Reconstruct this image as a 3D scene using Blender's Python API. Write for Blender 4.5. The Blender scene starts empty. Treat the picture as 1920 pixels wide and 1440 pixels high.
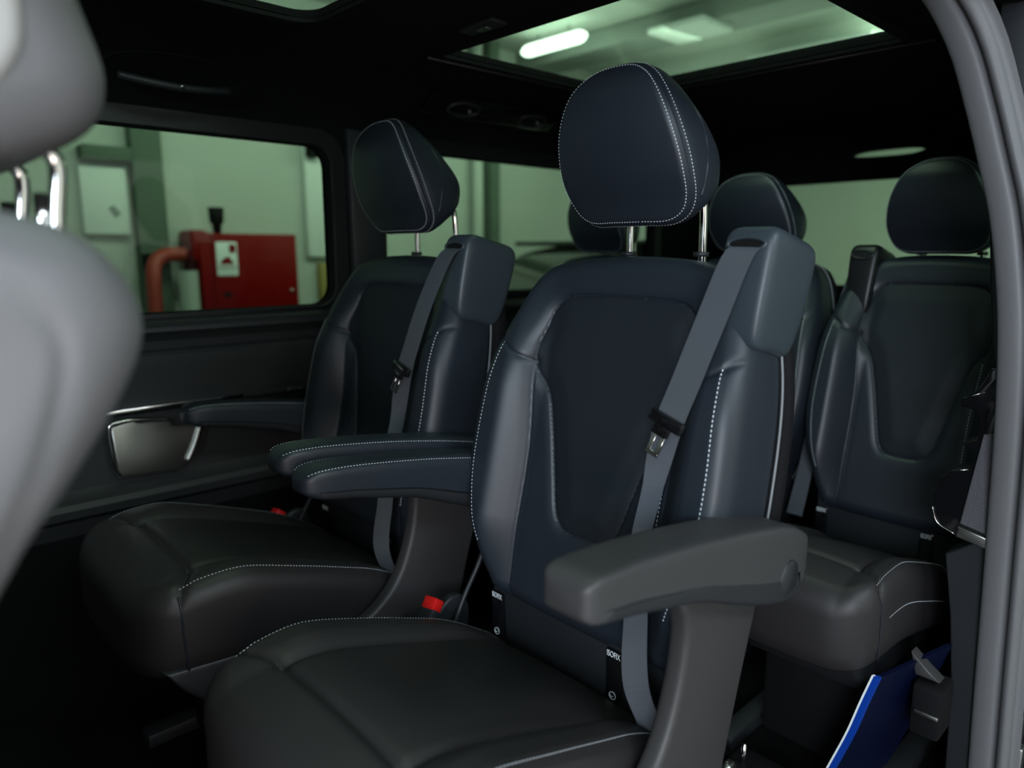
import bpy, bmesh, math
import numpy as np
from mathutils import Vector, Matrix
PI = math.pi
C = bpy.context.scene.collection
sc = bpy.context.scene

# ------------------------------------------------------------------ camera
PITCH, YAW, FPX = math.radians(10.4), math.radians(46.8), 1350.0
Dh = np.array([-math.cos(YAW), -math.sin(YAW), 0.0])
Rv = np.array([-math.sin(YAW), math.cos(YAW), 0.0])
Zv = np.array([0, 0, 1.0])
Dv = math.cos(PITCH)*Dh - math.sin(PITCH)*Zv
Uv = math.cos(PITCH)*Zv + math.sin(PITCH)*Dh
cam = bpy.data.cameras.new('camera'); co = bpy.data.objects.new('camera', cam); C.objects.link(co)
m = Matrix.Identity(4)
for i in range(3):
    m[i][0], m[i][1], m[i][2] = Rv[i], Uv[i], -Dv[i]
m[2][3] = 1.06
co.matrix_world = m
cam.sensor_width = 36; cam.lens = FPX/1920*36; cam.clip_start = 0.01
cam.dof.use_dof = True; cam.dof.focus_distance = 1.22; cam.dof.aperture_fstop = 2.0
sc.camera = co
# ------------------------------------------------------------------ world, exposure
w = bpy.data.worlds.new('world'); sc.world = w; w.use_nodes = True
w.node_tree.nodes['Background'].inputs[0].default_value = (0.55, 0.62, 0.7, 1)
w.node_tree.nodes['Background'].inputs[1].default_value = 0.10
sc.view_settings.view_transform = 'Standard'
try: sc.view_settings.look = 'None'
except Exception: pass
sc.view_settings.gamma = 1.0; sc.view_settings.exposure = 0.0
sc.view_settings.use_curve_mapping = False
sc.cycles.max_bounces = 6; sc.cycles.transparent_max_bounces = 12
sc.cycles.use_denoising = True; sc.cycles.sample_clamp_indirect = 4.0
# garage ceiling tubes round the van, plus an added key and added fills
def area(name, loc, aim, sx, sy, power, col):
    l = bpy.data.lights.new(name, 'AREA'); l.shape = 'RECTANGLE'; l.size = sx; l.size_y = sy
    l.energy = power; l.color = col
    o = bpy.data.objects.new(name, l); C.objects.link(o); o.location = loc
    o.rotation_euler = (Vector(aim)-Vector(loc)).to_track_quat('-Z', 'Y').to_euler()
    return o
area('key_fill', (2.3, 1.5, 1.7), (-0.95, -0.75, 1.05), 1.2, 0.7, 85, (0.70, 0.86, 1.0))  # added soft key, stands in for the bright garage outside the door
area('ceiling_tube_light', (-0.5, 1.6, 2.55), (-0.9, -0.7, 0.8), 1.8, 0.4, 40, (0.78, 0.90, 1.0))
area('ceiling_tube_light', (2.2, 1.0, 2.55), (-0.2, -0.6, 0.9), 1.8, 0.4, 14, (0.90, 0.95, 1.0))
area('ceiling_tube_light', (-0.9, -1.05, 2.66), (-0.9, -1.05, 0), 2.0, 0.6, 30, (0.95, 1.0, 0.97))
area('ceiling_tube_light', (-2.8, -3.2, 2.45), (-3.0, -5.2, 0.9), 4.0, 0.3, 56, (0.96, 1.0, 0.96))
area('ceiling_tube_light', (-5.4, -0.8, 2.45), (-9.0, -0.8, 0.8), 2.5, 0.4, 210, (0.96, 1.0, 0.96))
area('ceiling_upfill', (-5.0, -2.9, 2.25), (-5.0, -2.9, 2.8), 3.0, 2.0, 26, (0.97, 1.0, 0.97))  # added upward fill that brightens the ceiling seen through the roof glass
area('warm_bounce_fill', (0.75, 0.75, 0.75), (-0.55, -0.65, 0.48), 0.9, 0.4, 12, (1.0, 0.84, 0.80))  # added warm fill, stands in for floor bounce on the near cushion
area('near_wall_fill', (-1.0, 3.0, 1.3), (-1.0, 3.9, 1.4), 3.0, 1.2, 60, (1.0, 0.97, 0.95))  # added fill on the unseen near wall, so chrome has something bright to mirror

# ------------------------------------------------------------------ materials
def mat(name, col, rough=0.5, metal=0.0, bump=None, spec=0.5, sheen=0.0, coat=0.0, var=None):
    M = bpy.data.materials.new(name); M.use_nodes = True
    nt = M.node_tree; b = nt.nodes['Principled BSDF']
    b.inputs['Base Color'].default_value = (*col, 1); b.inputs['Roughness'].default_value = rough
    b.inputs['Metallic'].default_value = metal; b.inputs['Specular IOR Level'].default_value = spec
    b.inputs['Sheen Weight'].default_value = sheen; b.inputs['Coat Weight'].default_value = coat
    tc = nt.nodes.new('ShaderNodeTexCoord')
    if bump:
        kind, scale, strength, dist = bump
        if kind == 'voronoi':
            t = nt.nodes.new('ShaderNodeTexVoronoi'); t.inputs['Scale'].default_value = scale; out = t.outputs['Distance']
        elif kind == 'wave':
            t = nt.nodes.new('ShaderNodeTexWave'); t.inputs['Scale'].default_value = scale
            t.inputs['Distortion'].default_value = 1.0; t.bands_direction = 'Z'; out = t.outputs['Fac']
        else:
            t = nt.nodes.new('ShaderNodeTexNoise'); t.inputs['Scale'].default_value = scale; t.inputs['Detail'].default_value = 3; out = t.outputs['Fac']
        nt.links.new(tc.outputs['Object'], t.inputs['Vector'])
        bp = nt.nodes.new('ShaderNodeBump'); bp.inputs['Strength'].default_value = strength; bp.inputs['Distance'].default_value = dist
        nt.links.new(out, bp.inputs['Height']); nt.links.new(bp.outputs['Normal'], b.inputs['Normal'])
    if var:
        col2, scale = var
        n = nt.nodes.new('ShaderNodeTexNoise'); n.inputs['Scale'].default_value = scale; n.inputs['Detail'].default_value = 4
        nt.links.new(tc.outputs['Object'], n.inputs['Vector'])
        r = nt.nodes.new('ShaderNodeMix'); r.data_type = 'RGBA'
        r.inputs[6].default_value = (*col, 1); r.inputs[7].default_value = (*col2, 1)
        nt.links.new(n.outputs['Fac'], r.inputs[0]); nt.links.new(r.outputs[2], b.inputs['Base Color'])
    return M
def emit(name, col, s):
    M = mat(name, col); b = M.node_tree.nodes['Principled BSDF']
    b.inputs['Emission Color'].default_value = (*col, 1); b.inputs['Emission Strength'].default_value = s
    return M
def glass(name, tint, refl=0.08):
    M = bpy.data.materials.new(name); M.use_nodes = True; nt = M.node_tree; nt.nodes.clear()
    o = nt.nodes.new('ShaderNodeOutputMaterial'); t = nt.nodes.new('ShaderNodeBsdfTransparent')
    g = nt.nodes.new('ShaderNodeBsdfGlossy'); mx = nt.nodes.new('ShaderNodeMixShader')
    t.inputs[0].default_value = (*tint, 1); g.inputs['Roughness'].default_value = 0.03
    lw = nt.nodes.new('ShaderNodeLayerWeight'); lw.inputs[0].default_value = 0.5
    pw = nt.nodes.new('ShaderNodeMath'); pw.operation = 'POWER'; pw.inputs[1].default_value = 5.0
    ma = nt.nodes.new('ShaderNodeMath'); ma.operation = 'MULTIPLY_ADD'; ma.inputs[1].default_value = 0.45; ma.inputs[2].default_value = 0.02
    nt.links.new(lw.outputs['Facing'], pw.inputs[0]); nt.links.new(pw.outputs[0], ma.inputs[0])
    nt.links.new(ma.outputs[0], mx.inputs[0]); nt.links.new(t.outputs[0], mx.inputs[1]); nt.links.new(g.outputs[0], mx.inputs[2])
    nt.links.new(mx.outputs[0], o.inputs[0]); return M
LEA = mat('navy_black_leather', (0.0150, 0.0202, 0.0285), 0.45, bump=('voronoi', 900, 0.10, 0.0004), spec=0.5)
INS = mat('matt_insert_leather', (0.0105, 0.0145, 0.0200), 0.58, bump=('noise', 1500, 0.25, 0.0004), spec=0.35)
CUS = mat('warm_black_leather', (0.0225, 0.0205, 0.0215), 0.50, bump=('voronoi', 900, 0.10, 0.0004), spec=0.45)
PLA = mat('black_grained_plastic', (0.020, 0.022, 0.025), 0.45, bump=('noise', 1200, 0.2, 0.0004))
PLW = mat('warm_dark_plastic', (0.037, 0.0355, 0.036), 0.5, bump=('noise', 1200, 0.2, 0.0004))
HOU = mat('slate_plastic', (0.034, 0.046, 0.056), 0.42, bump=('noise', 1400, 0.25, 0.0003))
GLO = mat('gloss_black', (0.006, 0.006, 0.007), 0.12, coat=0.5)
DRK = mat('soft_black', (0.004, 0.004, 0.005), 0.8, spec=0.2)
GLD = mat('dark_smooth_plastic', (0.006, 0.006, 0.008), 0.4)
HEAD = mat('black_headliner', (0.0060, 0.0062, 0.0070), 0.95, bump=('noise', 900, 0.3, 0.0005), spec=0.15)
CHR = mat('chrome', (0.75, 0.74, 0.72), 0.12, metal=1.0)
SAT = mat('satin_metal', (0.42, 0.43, 0.40), 0.33, metal=1.0)
THR = mat('grey_thread', (0.62, 0.67, 0.72), 0.7)
PIP = mat('grey_piping', (0.16, 0.17, 0.18), 0.4)
BELT = mat('belt_webbing', (0.10, 0.11, 0.13), 0.42, bump=('wave', 420, 0.8, 0.0006), spec=0.6)
RED = mat('red_plastic', (0.65, 0.01, 0.008), 0.4)
REDB = mat('red_enamel', (0.21, 0.0, 0.0), 0.5, spec=0.2)
WHI = mat('white_print', (0.85, 0.90, 0.92), 0.6)
CARP = mat('black_carpet', (0.006, 0.006, 0.006), 0.95, bump=('noise', 600, 0.6, 0.002), spec=0.1)
RUB = mat('grey_rubber', (0.145, 0.145, 0.152), 0.50, bump=('noise', 700, 0.15, 0.0006))
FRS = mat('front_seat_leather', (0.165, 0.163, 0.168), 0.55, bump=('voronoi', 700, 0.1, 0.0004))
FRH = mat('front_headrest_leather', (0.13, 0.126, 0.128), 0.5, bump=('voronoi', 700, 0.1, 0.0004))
ARM = mat('grey_armrest_skin', (0.044, 0.043, 0.044), 0.5, bump=('voronoi', 900, 0.1, 0.0004))
CARDM = mat('door_card_skin', (0.027, 0.029, 0.029), 0.45, bump=('noise', 900, 0.2, 0.0004))
FAB = mat('speaker_weave', (0.085, 0.083, 0.095), 0.85, bump=('voronoi', 420, 0.7, 0.0012))
BLUD = mat('dark_blue_cover', (0.0008, 0.003, 0.020), 0.5, spec=0.2)
BLUE = mat('blue_folder_vinyl', (0.004, 0.045, 0.34), 0.3)
WALL = mat('painted_garage_wall', (0.55, 0.58, 0.54), 0.85, var=((0.47, 0.50, 0.46), 0.9), bump=('noise', 20, 0.1, 0.01))
COL = mat('green_grey_column', (0.11, 0.15, 0.115), 0.8, var=((0.09, 0.125, 0.095), 2.0))
CEIL = mat('garage_ceiling', (0.62, 0.66, 0.62), 0.9, var=((0.50, 0.54, 0.50), 0.8))
CONC = mat('garage_floor', (0.30, 0.30, 0.29), 0.6, var=((0.24, 0.24, 0.24), 1.2))
PALE = mat('pale_panel', (0.74, 0.78, 0.76), 0.7)
DUCT = mat('grey_duct', (0.25, 0.28, 0.26), 0.6)
OCH = mat('ochre_paint', (0.30, 0.24, 0.07), 0.7)
CARB = mat('dark_car_paint', (0.012, 0.014, 0.014), 0.35)
SILV = mat('silver_car_paint', (0.30, 0.33, 0.31), 0.25, metal=0.5)
GLS = glass('green_tinted_glass', (0.52, 0.63, 0.52))
GLT = glass('green_roof_glass', (0.56, 0.68, 0.57))
TUBE = emit('lit_tube', (0.95, 1.0, 0.97), 9.0)
BODY = mat('black_body_paint', (0.008, 0.008, 0.010), 0.15, coat=1.0)

# ------------------------------------------------------------------ mesh helpers
def mesh_obj(name, V, F, mats, parent=None, smooth=True, midx=None):
    """V (n,3) array, F list/array of faces; one mesh object"""
    me = bpy.data.meshes.new(name)
    V = np.asarray(V, float)
    me.from_pydata(V.tolist(), [], F.tolist() if isinstance(F, np.ndarray) else F)
    if not isinstance(mats, (list, tuple)): mats = [mats]
    for mm in mats: me.materials.append(mm)
    if midx is not None: me.polygons.foreach_set('material_index', np.asarray(midx, dtype=np.int32))
    if smooth: me.polygons.foreach_set('use_smooth', [True]*len(me.polygons))
    me.update()
    o = bpy.data.objects.new(name, me); C.objects.link(o)
    if parent is not None: o.parent = parent
    return o
def bm_obj(name, bm, mats, parent=None, smooth=True, angle=40):
    bmesh.ops.recalc_face_normals(bm, faces=bm.faces[:])
    me = bpy.data.meshes.new(name); bm.to_mesh(me); bm.free()
    if not isinstance(mats, (list, tuple)): mats = [mats]
    for mm in mats: me.materials.append(mm)
    if smooth:
        me.polygons.foreach_set('use_smooth', [True]*len(me.polygons))
        me.set_sharp_from_angle(angle=math.radians(angle))
    o = bpy.data.objects.new(name, me); C.objects.link(o)
    if parent is not None: o.parent = parent
    return o
def tag(o, label=None, cat=None, group=None, kind=None):
    if label: o['label'] = label
    if cat: o['category'] = cat
    if group: o['group'] = group
    if kind: o['kind'] = kind
    return o
def empty(name, loc=(0, 0, 0), rz=0):
    o = bpy.data.objects.new(name, None); C.objects.link(o); o.location = loc; o.rotation_euler = (0, 0, rz)
    o.empty_display_size = 0.05
    return o
def add_box(bm, a, b, bev=0.0, seg=2, mtx=None):
    a, b = Vector(a), Vector(b); r = bmesh.ops.create_cube(bm, size=1.0)
    vs = r['verts']
    for v in vs: v.co = Vector(((a[i]+b[i])/2 + v.co[i]*(b[i]-a[i]) for i in range(3)))
    if bev > 0:
        es = list({e for v in vs for e in v.link_edges})
        rr = bmesh.ops.bevel(bm, geom=es, offset=bev, segments=seg, profile=0.5, affect='EDGES')
        vs = list({v for f in rr['faces'] for v in f.verts} | {v for v in vs if v.is_valid})
    if mtx is not None:
        bmesh.ops.transform(bm, matrix=mtx, verts=vs)
def box(name, a, b, m_, parent=None, bev=0.0, seg=2, mtx=None):
    bm = bmesh.new(); add_box(bm, a, b, bev, seg, mtx); return bm_obj(name, bm, m_, parent)
def prism(name, poly, axis, lo, hi, m_, parent=None, bev=0.0, seg=3):
    """poly: 2-D outline in the plane normal to axis (0: (y,z), 1: (x,z), 2: (x,y))"""
    bm = bmesh.new()
    def P(p, c):
        return {0: (c, p[0], p[1]), 1: (p[0], c, p[1]), 2: (p[0], p[1], c)}[axis]
    vs = [bm.verts.new(P(p, lo)) for p in poly]; f = bm.faces.new(vs)
    r = bmesh.ops.extrude_face_region(bm, geom=[f])
    d = [0, 0, 0]; d[axis] = hi-lo
    bmesh.ops.translate(bm, vec=d, verts=[g for g in r['geom'] if isinstance(g, bmesh.types.BMVert)])
    if bev > 0:
        es = [e for e in bm.edges if abs(e.verts[0].co[axis]-e.verts[1].co[axis]) < 1e-6]
        bmesh.ops.bevel(bm, geom=es, offset=bev, segments=seg, profile=0.5, affect='EDGES')
    return bm_obj(name, bm, m_, parent)
def cr(pts, n, closed=False):
    """Catmull-Rom through pts, resampled to n points of equal arc length"""
    P = np.asarray(pts, float); k = len(P); out = []
    rng = range(k) if closed else range(k-1)
    for i in rng:
        if closed: p0, p1, p2, p3 = P[i-1], P[i], P[(i+1) % k], P[(i+2) % k]
        else:
            p1, p2 = P[i], P[i+1]
            p0 = P[i-1] if i > 0 else 2*p1-p2
            p3 = P[i+2] if i+2 < k else 2*p2-p1
        t = np.linspace(0, 1, 24, endpoint=False)[:, None]
        out.append(0.5*((2*p1)+(-p0+p2)*t+(2*p0-5*p1+4*p2-p3)*t*t+(-p0+3*p1-3*p2+p3)*t**3))
    out.append(P[:1] if closed else P[-1:])
    Q = np.vstack(out); s = np.r_[0, np.cumsum(np.linalg.norm(np.diff(Q, axis=0), axis=1))]
    tt = np.linspace(0, s[-1], n+1 if closed else n)
    R = np.stack([np.interp(tt, s, Q[:, j]) for j in range(Q.shape[1])], 1)
    return R[:-1] if closed else R
def frames(P):
    T = np.gradient(P, axis=0); T /= np.linalg.norm(T, axis=1)[:, None]+1e-12
    return T
def tube_geo(P, r, n=10, caps=True):
    P = np.asarray(P, float); T = frames(P); up = np.array([0, 0, 1.0])
    if abs(T[0] @ up) > 0.9: up = np.array([0, 1.0, 0])
    V = []; N = up-(up@T[0])*T[0]; N /= np.linalg.norm(N)
    rr = np.full(len(P), r) if np.isscalar(r) else np.asarray(r)
    for i in range(len(P)):
        N = N-(N@T[i])*T[i]; N /= np.linalg.norm(N); B = np.cross(T[i], N)
        a = np.arange(n)*2*PI/n
        V.append(P[i]+rr[i]*(np.cos(a)[:, None]*N+np.sin(a)[:, None]*B))
    V = np.vstack(V); F = []
    for i in range(len(P)-1):
        for j in range(n):
            F.append([i*n+j, i*n+(j+1) % n, (i+1)*n+(j+1) % n, (i+1)*n+j])
    if caps: F.append(list(range(n))[::-1]); F.append([(len(P)-1)*n+j for j in range(n)])
    return V, F
def tube(name, P, r, m_, parent=None, n=10): V, F = tube_geo(P, r, n); return mesh_obj(name, V, F, m_, parent)
def loft(name, rings, m_, parent=None, closed_ring=True, caps=True):
    n = len(rings[0]); V = np.vstack(rings); F = []
    for i in range(len(rings)-1):
        for j in range(n if closed_ring else n-1):
            F.append([i*n+j, i*n+(j+1) % n, (i+1)*n+(j+1) % n, (i+1)*n+j])
    if caps: F.append(list(range(n))[::-1]); F.append([(len(rings)-1)*n+j for j in range(n)])
    return mesh_obj(name, V, F, m_, parent)
def sweep(name, prof, path, lat, nrm, m_, parent=None, closed=False):
    """sweep an open/closed 2-D profile; lat/nrm give the two world axes at each path point"""
    rings = [path[i]+np.outer(prof[:, 0], lat[i])+np.outer(prof[:, 1], nrm[i]) for i in range(len(path))]
    return loft(name, rings, m_, parent, closed_ring=closed, caps=closed)
def sellipse(n, a, b, e):
    t = np.arange(n)*2*PI/n; c, s = np.cos(t), np.sin(t)
    return np.stack([a*np.sign(c)*np.abs(c)**(2/e), b*np.sign(s)*np.abs(s)**(2/e)], 1)
def seg_dist(Q, L, closed=False):
    """distance of each point in Q (n,2) to polyline L"""
    A = L; B = np.roll(L, -1, 0) if closed else L[1:]
    if not closed: A = L[:-1]
    best = np.full(len(Q), 1e9)
    for a, b in zip(A, B):
        ab = b-a; t = np.clip(((Q-a)@ab)/(ab@ab+1e-15), 0, 1)
        d = Q-a-t[:, None]*ab; best = np.minimum(best, (d*d).sum(1))
    return np.sqrt(best)
def inside(Q, L):
    x, y = Q[:, 0], Q[:, 1]; r = np.zeros(len(Q), bool)
    for i in range(len(L)):
        x1, y1 = L[i-1]; x2, y2 = L[i]
        c = ((y1 > y) != (y2 > y)) & (x < (x2-x1)*(y-y1)/(y2-y1+1e-15)+x1); r ^= c
    return r
def smi(x, xs, ys):
    D = cr(list(zip(xs, ys)), 160); return np.interp(x, D[:, 0], D[:, 1])
def smooth01(x): x = np.clip(x, 0, 1); return x*x*(3-2*x)

def pad(name, outline, corners, h, r, rd, back, wall, frame, mats, parent=None, nu=120, nv=140, regions=None, cap=((.7, .0), (.4, .0), (.08, .0))):
    """upholstered pad: Coons grid over a closed outline, rolled edge, side wall, back cap"""
    N = len(outline); i0, i1, i2, i3 = corners        # BL BR TR TL, outline counter-clockwise
    def arc(a, b, rev=False):
        idx = [k % N for k in range(a, b+1 if b >= a else b+N+1)]
        P = outline[idx]; return P[::-1] if rev else P
    def ev(P, t):
        s = np.r_[0, np.cumsum(np.linalg.norm(np.diff(P, axis=0), axis=1))]; s /= s[-1]
        return np.stack([np.interp(t, s, P[:, 0]), np.interp(t, s, P[:, 1])], 1)
    def par(n, width):
        e = r/width; k = 9; a = e*(1-np.cos(np.linspace(0, PI/2, k)))
        return np.r_[a, np.linspace(e, 1-e, n)[1:-1], 1-a[::-1]]
    ext = outline.max(0)-outline.min(0)
    u, v = par(nu, ext[0]), par(nv, ext[1])
    B, T_, L, R_ = ev(arc(i0, i1), u), ev(arc(i2, i3, True), u), ev(arc(i3, i0, True), v), ev(arc(i1, i2), v)
    U, W = np.meshgrid(u, v)
    G = (1-W)[..., None]*B[None]+W[..., None]*T_[None]+(1-U)[..., None]*L[:, None]+U[..., None]*R_[:, None] \
        - ((1-U)*(1-W))[..., None]*B[0]-(U*(1-W))[..., None]*B[-1]-((1-U)*W)[..., None]*T_[0]-(U*W)[..., None]*T_[-1]
    nv_, nu_ = U.shape; Q = G.reshape(-1, 2)
    e = seg_dist(Q, outline, True); bmask = np.zeros((nv_, nu_), bool)
    bmask[0] = bmask[-1] = True; bmask[:, 0] = bmask[:, -1] = True; e[bmask.ravel()] = 0
    k = np.clip(1-e/r, 0, 1); drop = rd*(1-np.sqrt(np.clip(1-k*k, 0, 1)))
    d = h(Q[:, 0], Q[:, 1])-drop
    V = [frame(Q[:, 0], Q[:, 1], d)]
    ii = np.arange(nv_*nu_).reshape(nv_, nu_)
    F = np.stack([ii[:-1, :-1], ii[:-1, 1:], ii[1:, 1:], ii[1:, :-1]], -1).reshape(-1, 4)
    midx = np.zeros(len(F), int)
    if regions is not None:
        cen = Q[F].mean(1); midx = regions(cen[:, 0], cen[:, 1])
    ring = np.r_[ii[0, :], ii[1:, -1], ii[-1, -2::-1], ii[-2:0:-1, 0]]
    P2 = Q[ring]; tn = np.roll(P2, -1, 0)-np.roll(P2, 1, 0)
    nn = np.stack([-tn[:, 1], tn[:, 0]], 1); nn /= np.linalg.norm(nn, axis=1)[:, None]+1e-12   # inward for CCW
    for _ in range(6): nn = (np.roll(nn, 1, 0)+nn*2+np.roll(nn, -1, 0))/4
    nn /= np.linalg.norm(nn, axis=1)[:, None]
    db = d[ring]; bk = back(P2[:, 0], P2[:, 1]); prev = ring; base = nv_*nu_; F = F.tolist(); midx = midx.tolist(); n = len(ring)
    cen = P2.mean(0)
    steps = [('w', a, f) for a, f in wall]+[('c', s_, f) for s_, f in cap]
    for kind, a, f in steps:
        if kind == 'w': X = P2+nn*a; dd = db+(bk-db)*f; last = X
        else: X = cen+(last-cen)*a; dd = bk*1.0 + f
        V.append(frame(X[:, 0], X[:, 1], dd)); cur = np.arange(base, base+n); base += n
        for j in range(n):
            j2 = (j+1) % n; F.append([int(prev[j]), int(cur[j]), int(cur[j2]), int(prev[j2])]); midx.append(0)
        prev = cur
    V.append(frame(np.array([cen[0]]), np.array([cen[1]]), np.array([dd.mean()])))
    for j in range(n): F.append([int(prev[j]), base, int(prev[(j+1) % n])]); midx.append(0)
    return mesh_obj(name, np.vstack(V), F, mats, parent, midx=midx)

def stitches(name, rows, parent, length=0.0034, gap=0.0022, wd=0.0011, m_=None):
    """dashed thread laid along 3-D polylines; rows = list of (points, normals)"""
    V, F = [], []; b = 0
    for P, Nn in rows:
        P = np.asarray(P, float); Nn = np.asarray(Nn, float)
        s = np.r_[0, np.cumsum(np.linalg.norm(np.diff(P, axis=0), axis=1))]
        def at(t): return np.array([np.interp(t, s, P[:, j]) for j in range(3)]), np.array([np.interp(t, s, Nn[:, j]) for j in range(3)])
        t = 0.001
        while t+length < s[-1]:
            p, n = at(t); q, _ = at(t+length); n = n/np.linalg.norm(n); dr = q-p; dr /= np.linalg.norm(dr)+1e-12
            sd = np.cross(dr, n); sd /= np.linalg.norm(sd)+1e-12
            mid = (p+q)/2
            for c, wq, hq in ((p, .35, .0), (p*.75+q*.25, 1, .0007), (p*.25+q*.75, 1, .0007), (q, .35, .0)):
                V += [c-sd*wd*wq/2, c+n*(hq+.0002), c+sd*wd*wq/2]
            for k in range(3):
                o = b+k*3; F += [[o, o+1, o+4, o+3], [o+1, o+2, o+5, o+4]]
            b += 12; t += length+gap
    o = mesh_obj(name, np.array(V), F, m_ or THR, parent); o['kind'] = 'stuff'; return o

# ------------------------------------------------------------------ the seat (built once, then copied)
REC = math.radians(13)
ES = np.array([-math.sin(REC), 0, math.cos(REC)]); NB = np.array([math.cos(REC), 0, math.sin(REC)])
OB = np.array([-0.241, 0, 0.584])           # seat-local: x forward, y to the door side, z up
def back_frame(y, s, d):
    return OB+np.outer(s, ES)+np.outer(d, NB)+np.outer(y, [0, 1, 0])
def mirror(half):            # half: y>=0 points from bottom to top -> closed CCW
    return half+[(-a, b) for a, b in half[::-1] if a > 1e-6]
half_back = [(0.10, -0.158), (0.185, -0.150), (0.207, -0.118), (0.226, -0.07), (0.252, 0.0), (0.268, 0.08), (0.268, 0.18), (0.262, 0.27), (0.250, 0.34), (0.230, 0.405), (0.206, 0.447), (0.172, 0.471), (0.10, 0.484), (0.03, 0.488)]
def corner_idx(O, pts): return [int(np.argmin(((O-np.array(p))**2).sum(1))) for p in pts]
OUT_B = cr([(a, b) for a, b in mirror(half_back)], 400, True)
ins_half = [(0.0, 0.002), (0.045, 0.006), (0.068, 0.030), (0.085, 0.09), (0.108, 0.175), (0.128, 0.232), (0.160, 0.272), (0.166, 0.31), (0.156, 0.352), (0.145, 0.388), (0.118, 0.409), (0.06, 0.413), (0.0, 0.413)]
INS_L = cr(ins_half[:-1]+[(0, 0.413)]+[(-a, b) for a, b in ins_half[-2:0:-1]], 130, True)
def both(L): L = cr(L, 36); return [L, L*np.array([-1, 1])]
CREASE = both([(0.166, 0.288), (0.158, 0.22), (0.150, 0.12), (0.150, 0.0), (0.152, -0.09), (0.155, -0.15)])
YOKE = both([(0.164, 0.286), (0.195, 0.295), (0.229, 0.316), (0.27, 0.348)])
SIDE_ST = both([(0.229, 0.316), (0.236, 0.25), (0.242, 0.16), (0.241, 0.08), (0.229, 0.01), (0.206, -0.06)])
def groove(Q, lines, wide, dw, fine, df, closed=False):
    d = np.zeros(len(Q))
    for L in lines:
        q = seg_dist(Q, L, closed); d = np.maximum(d, dw*np.exp(-(q/wide)**2)+df*np.exp(-(q/fine)**2))
    return d
def h_back(y, s):
    Q = np.stack([y, s], 1); a = np.abs(y)
    A = 0.044*(1-smooth01((s-0.22)/0.24))*smooth01((s+0.22)/0.22)+0.006
    b = A*smooth01((a-0.135)/0.075)
    inn = inside(Q, INS_L); q = seg_dist(Q, INS_L, True)
    crown = np.where(inn, 0.006*smooth01(q/0.05)-0.0035, 0.0015*smooth01(q/0.02))
    d = b+crown-0.010*smooth01((0.0-s)/0.16)
    d = d-groove(Q, [INS_L], 0.008, 0.0022, 0.0018, 0.0028, True)
    d = d-groove(Q, CREASE, 0.010, 0.0035, 0.002, 0.003)
    d = d-groove(Q, YOKE, 0.006, 0.0025, 0.0016, 0.0030)
    d = d-groove(Q, SIDE_ST, 0.004, 0.0006, 0.0014, 0.0018)
    return d
def edge_drop(Q, outline, r, rd):
    e = seg_dist(Q, outline, True); k = np.clip(1-e/r, 0, 1); return rd*(1-np.sqrt(np.clip(1-k*k, 0, 1)))
def surf_row(L, off, h, outline, r, rd, frame, lift=0.0006):
    """3-D points and normals of a 2-D row on a pad surface, shifted sideways by off"""
    T = frames(L); Q = L+np.stack([-T[:, 1], T[:, 0]], 1)*off
    def ev(A): return frame(A[:, 0], A[:, 1], h(A[:, 0], A[:, 1])-edge_drop(A, outline, r, rd))
    P = ev(Q); e = 0.002
    a = ev(Q+[e, 0])-ev(Q-[e, 0]); b = ev(Q+[0, e])-ev(Q-[0, e]); n = np.cross(a, b)
    n /= np.linalg.norm(n, axis=1)[:, None]+1e-12
    ref = frame(Q[:, 0], Q[:, 1], np.ones(len(Q)))-frame(Q[:, 0], Q[:, 1], np.zeros(len(Q)))
    n *= np.sign((n*ref).sum(1))[:, None]
    return P+n*lift, n

def build_backrest(seat):
    cs = corner_idx(OUT_B, [(-0.19, -0.148), (0.19, -0.148), (0.195, 0.452), (-0.195, 0.452)])
    wall = [(0.0, .15), (0.0, .4), (0.0, .6), (0.002, .8), (0.006, .92), (0.016, 1.0)]
    o = pad('backrest', OUT_B, cs, h_back, 0.034, 0.040, lambda y, s: -0.10+0*y, wall, back_frame, [LEA, INS], seat,
            nu=190, nv=230, regions=lambda y, s: inside(np.stack([y, s], 1), INS_L).astype(int))
    rows = []
    for k, L in enumerate(SIDE_ST):
        rows.append(surf_row(L, 0.004 if k else -0.004, h_back, OUT_B, 0.034, 0.040, back_frame))
    rows.append(surf_row(CREASE[0][4:-6], -0.009, h_back, OUT_B, 0.034, 0.040, back_frame))
    stitches('stitching', rows, o, 0.0042, 0.0026, 0.0017)
    # piping along the rear edge and the plastic shell behind
    P = OUT_B*1.0; pth = back_frame(P[:, 0]*1.004, P[:, 1]*1.004, np.full(len(P), -0.086))
    pth = np.vstack([pth, pth[:1]]); tube('piping', pth, 0.0022, PIP, o, 8)
    sh = OUT_B*np.array([1.0, 1.0])
    pad('back_shell', sh, cs, lambda y, s: -0.092+0*y, 0.012, 0.008, lambda y, s: -0.145+0*y,
        [(-0.003, .0), (-0.004, .5), (0.006, .9), (0.03, 1.0)], back_frame, DRK, seat, nu=20, nv=24)
    return o

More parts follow.
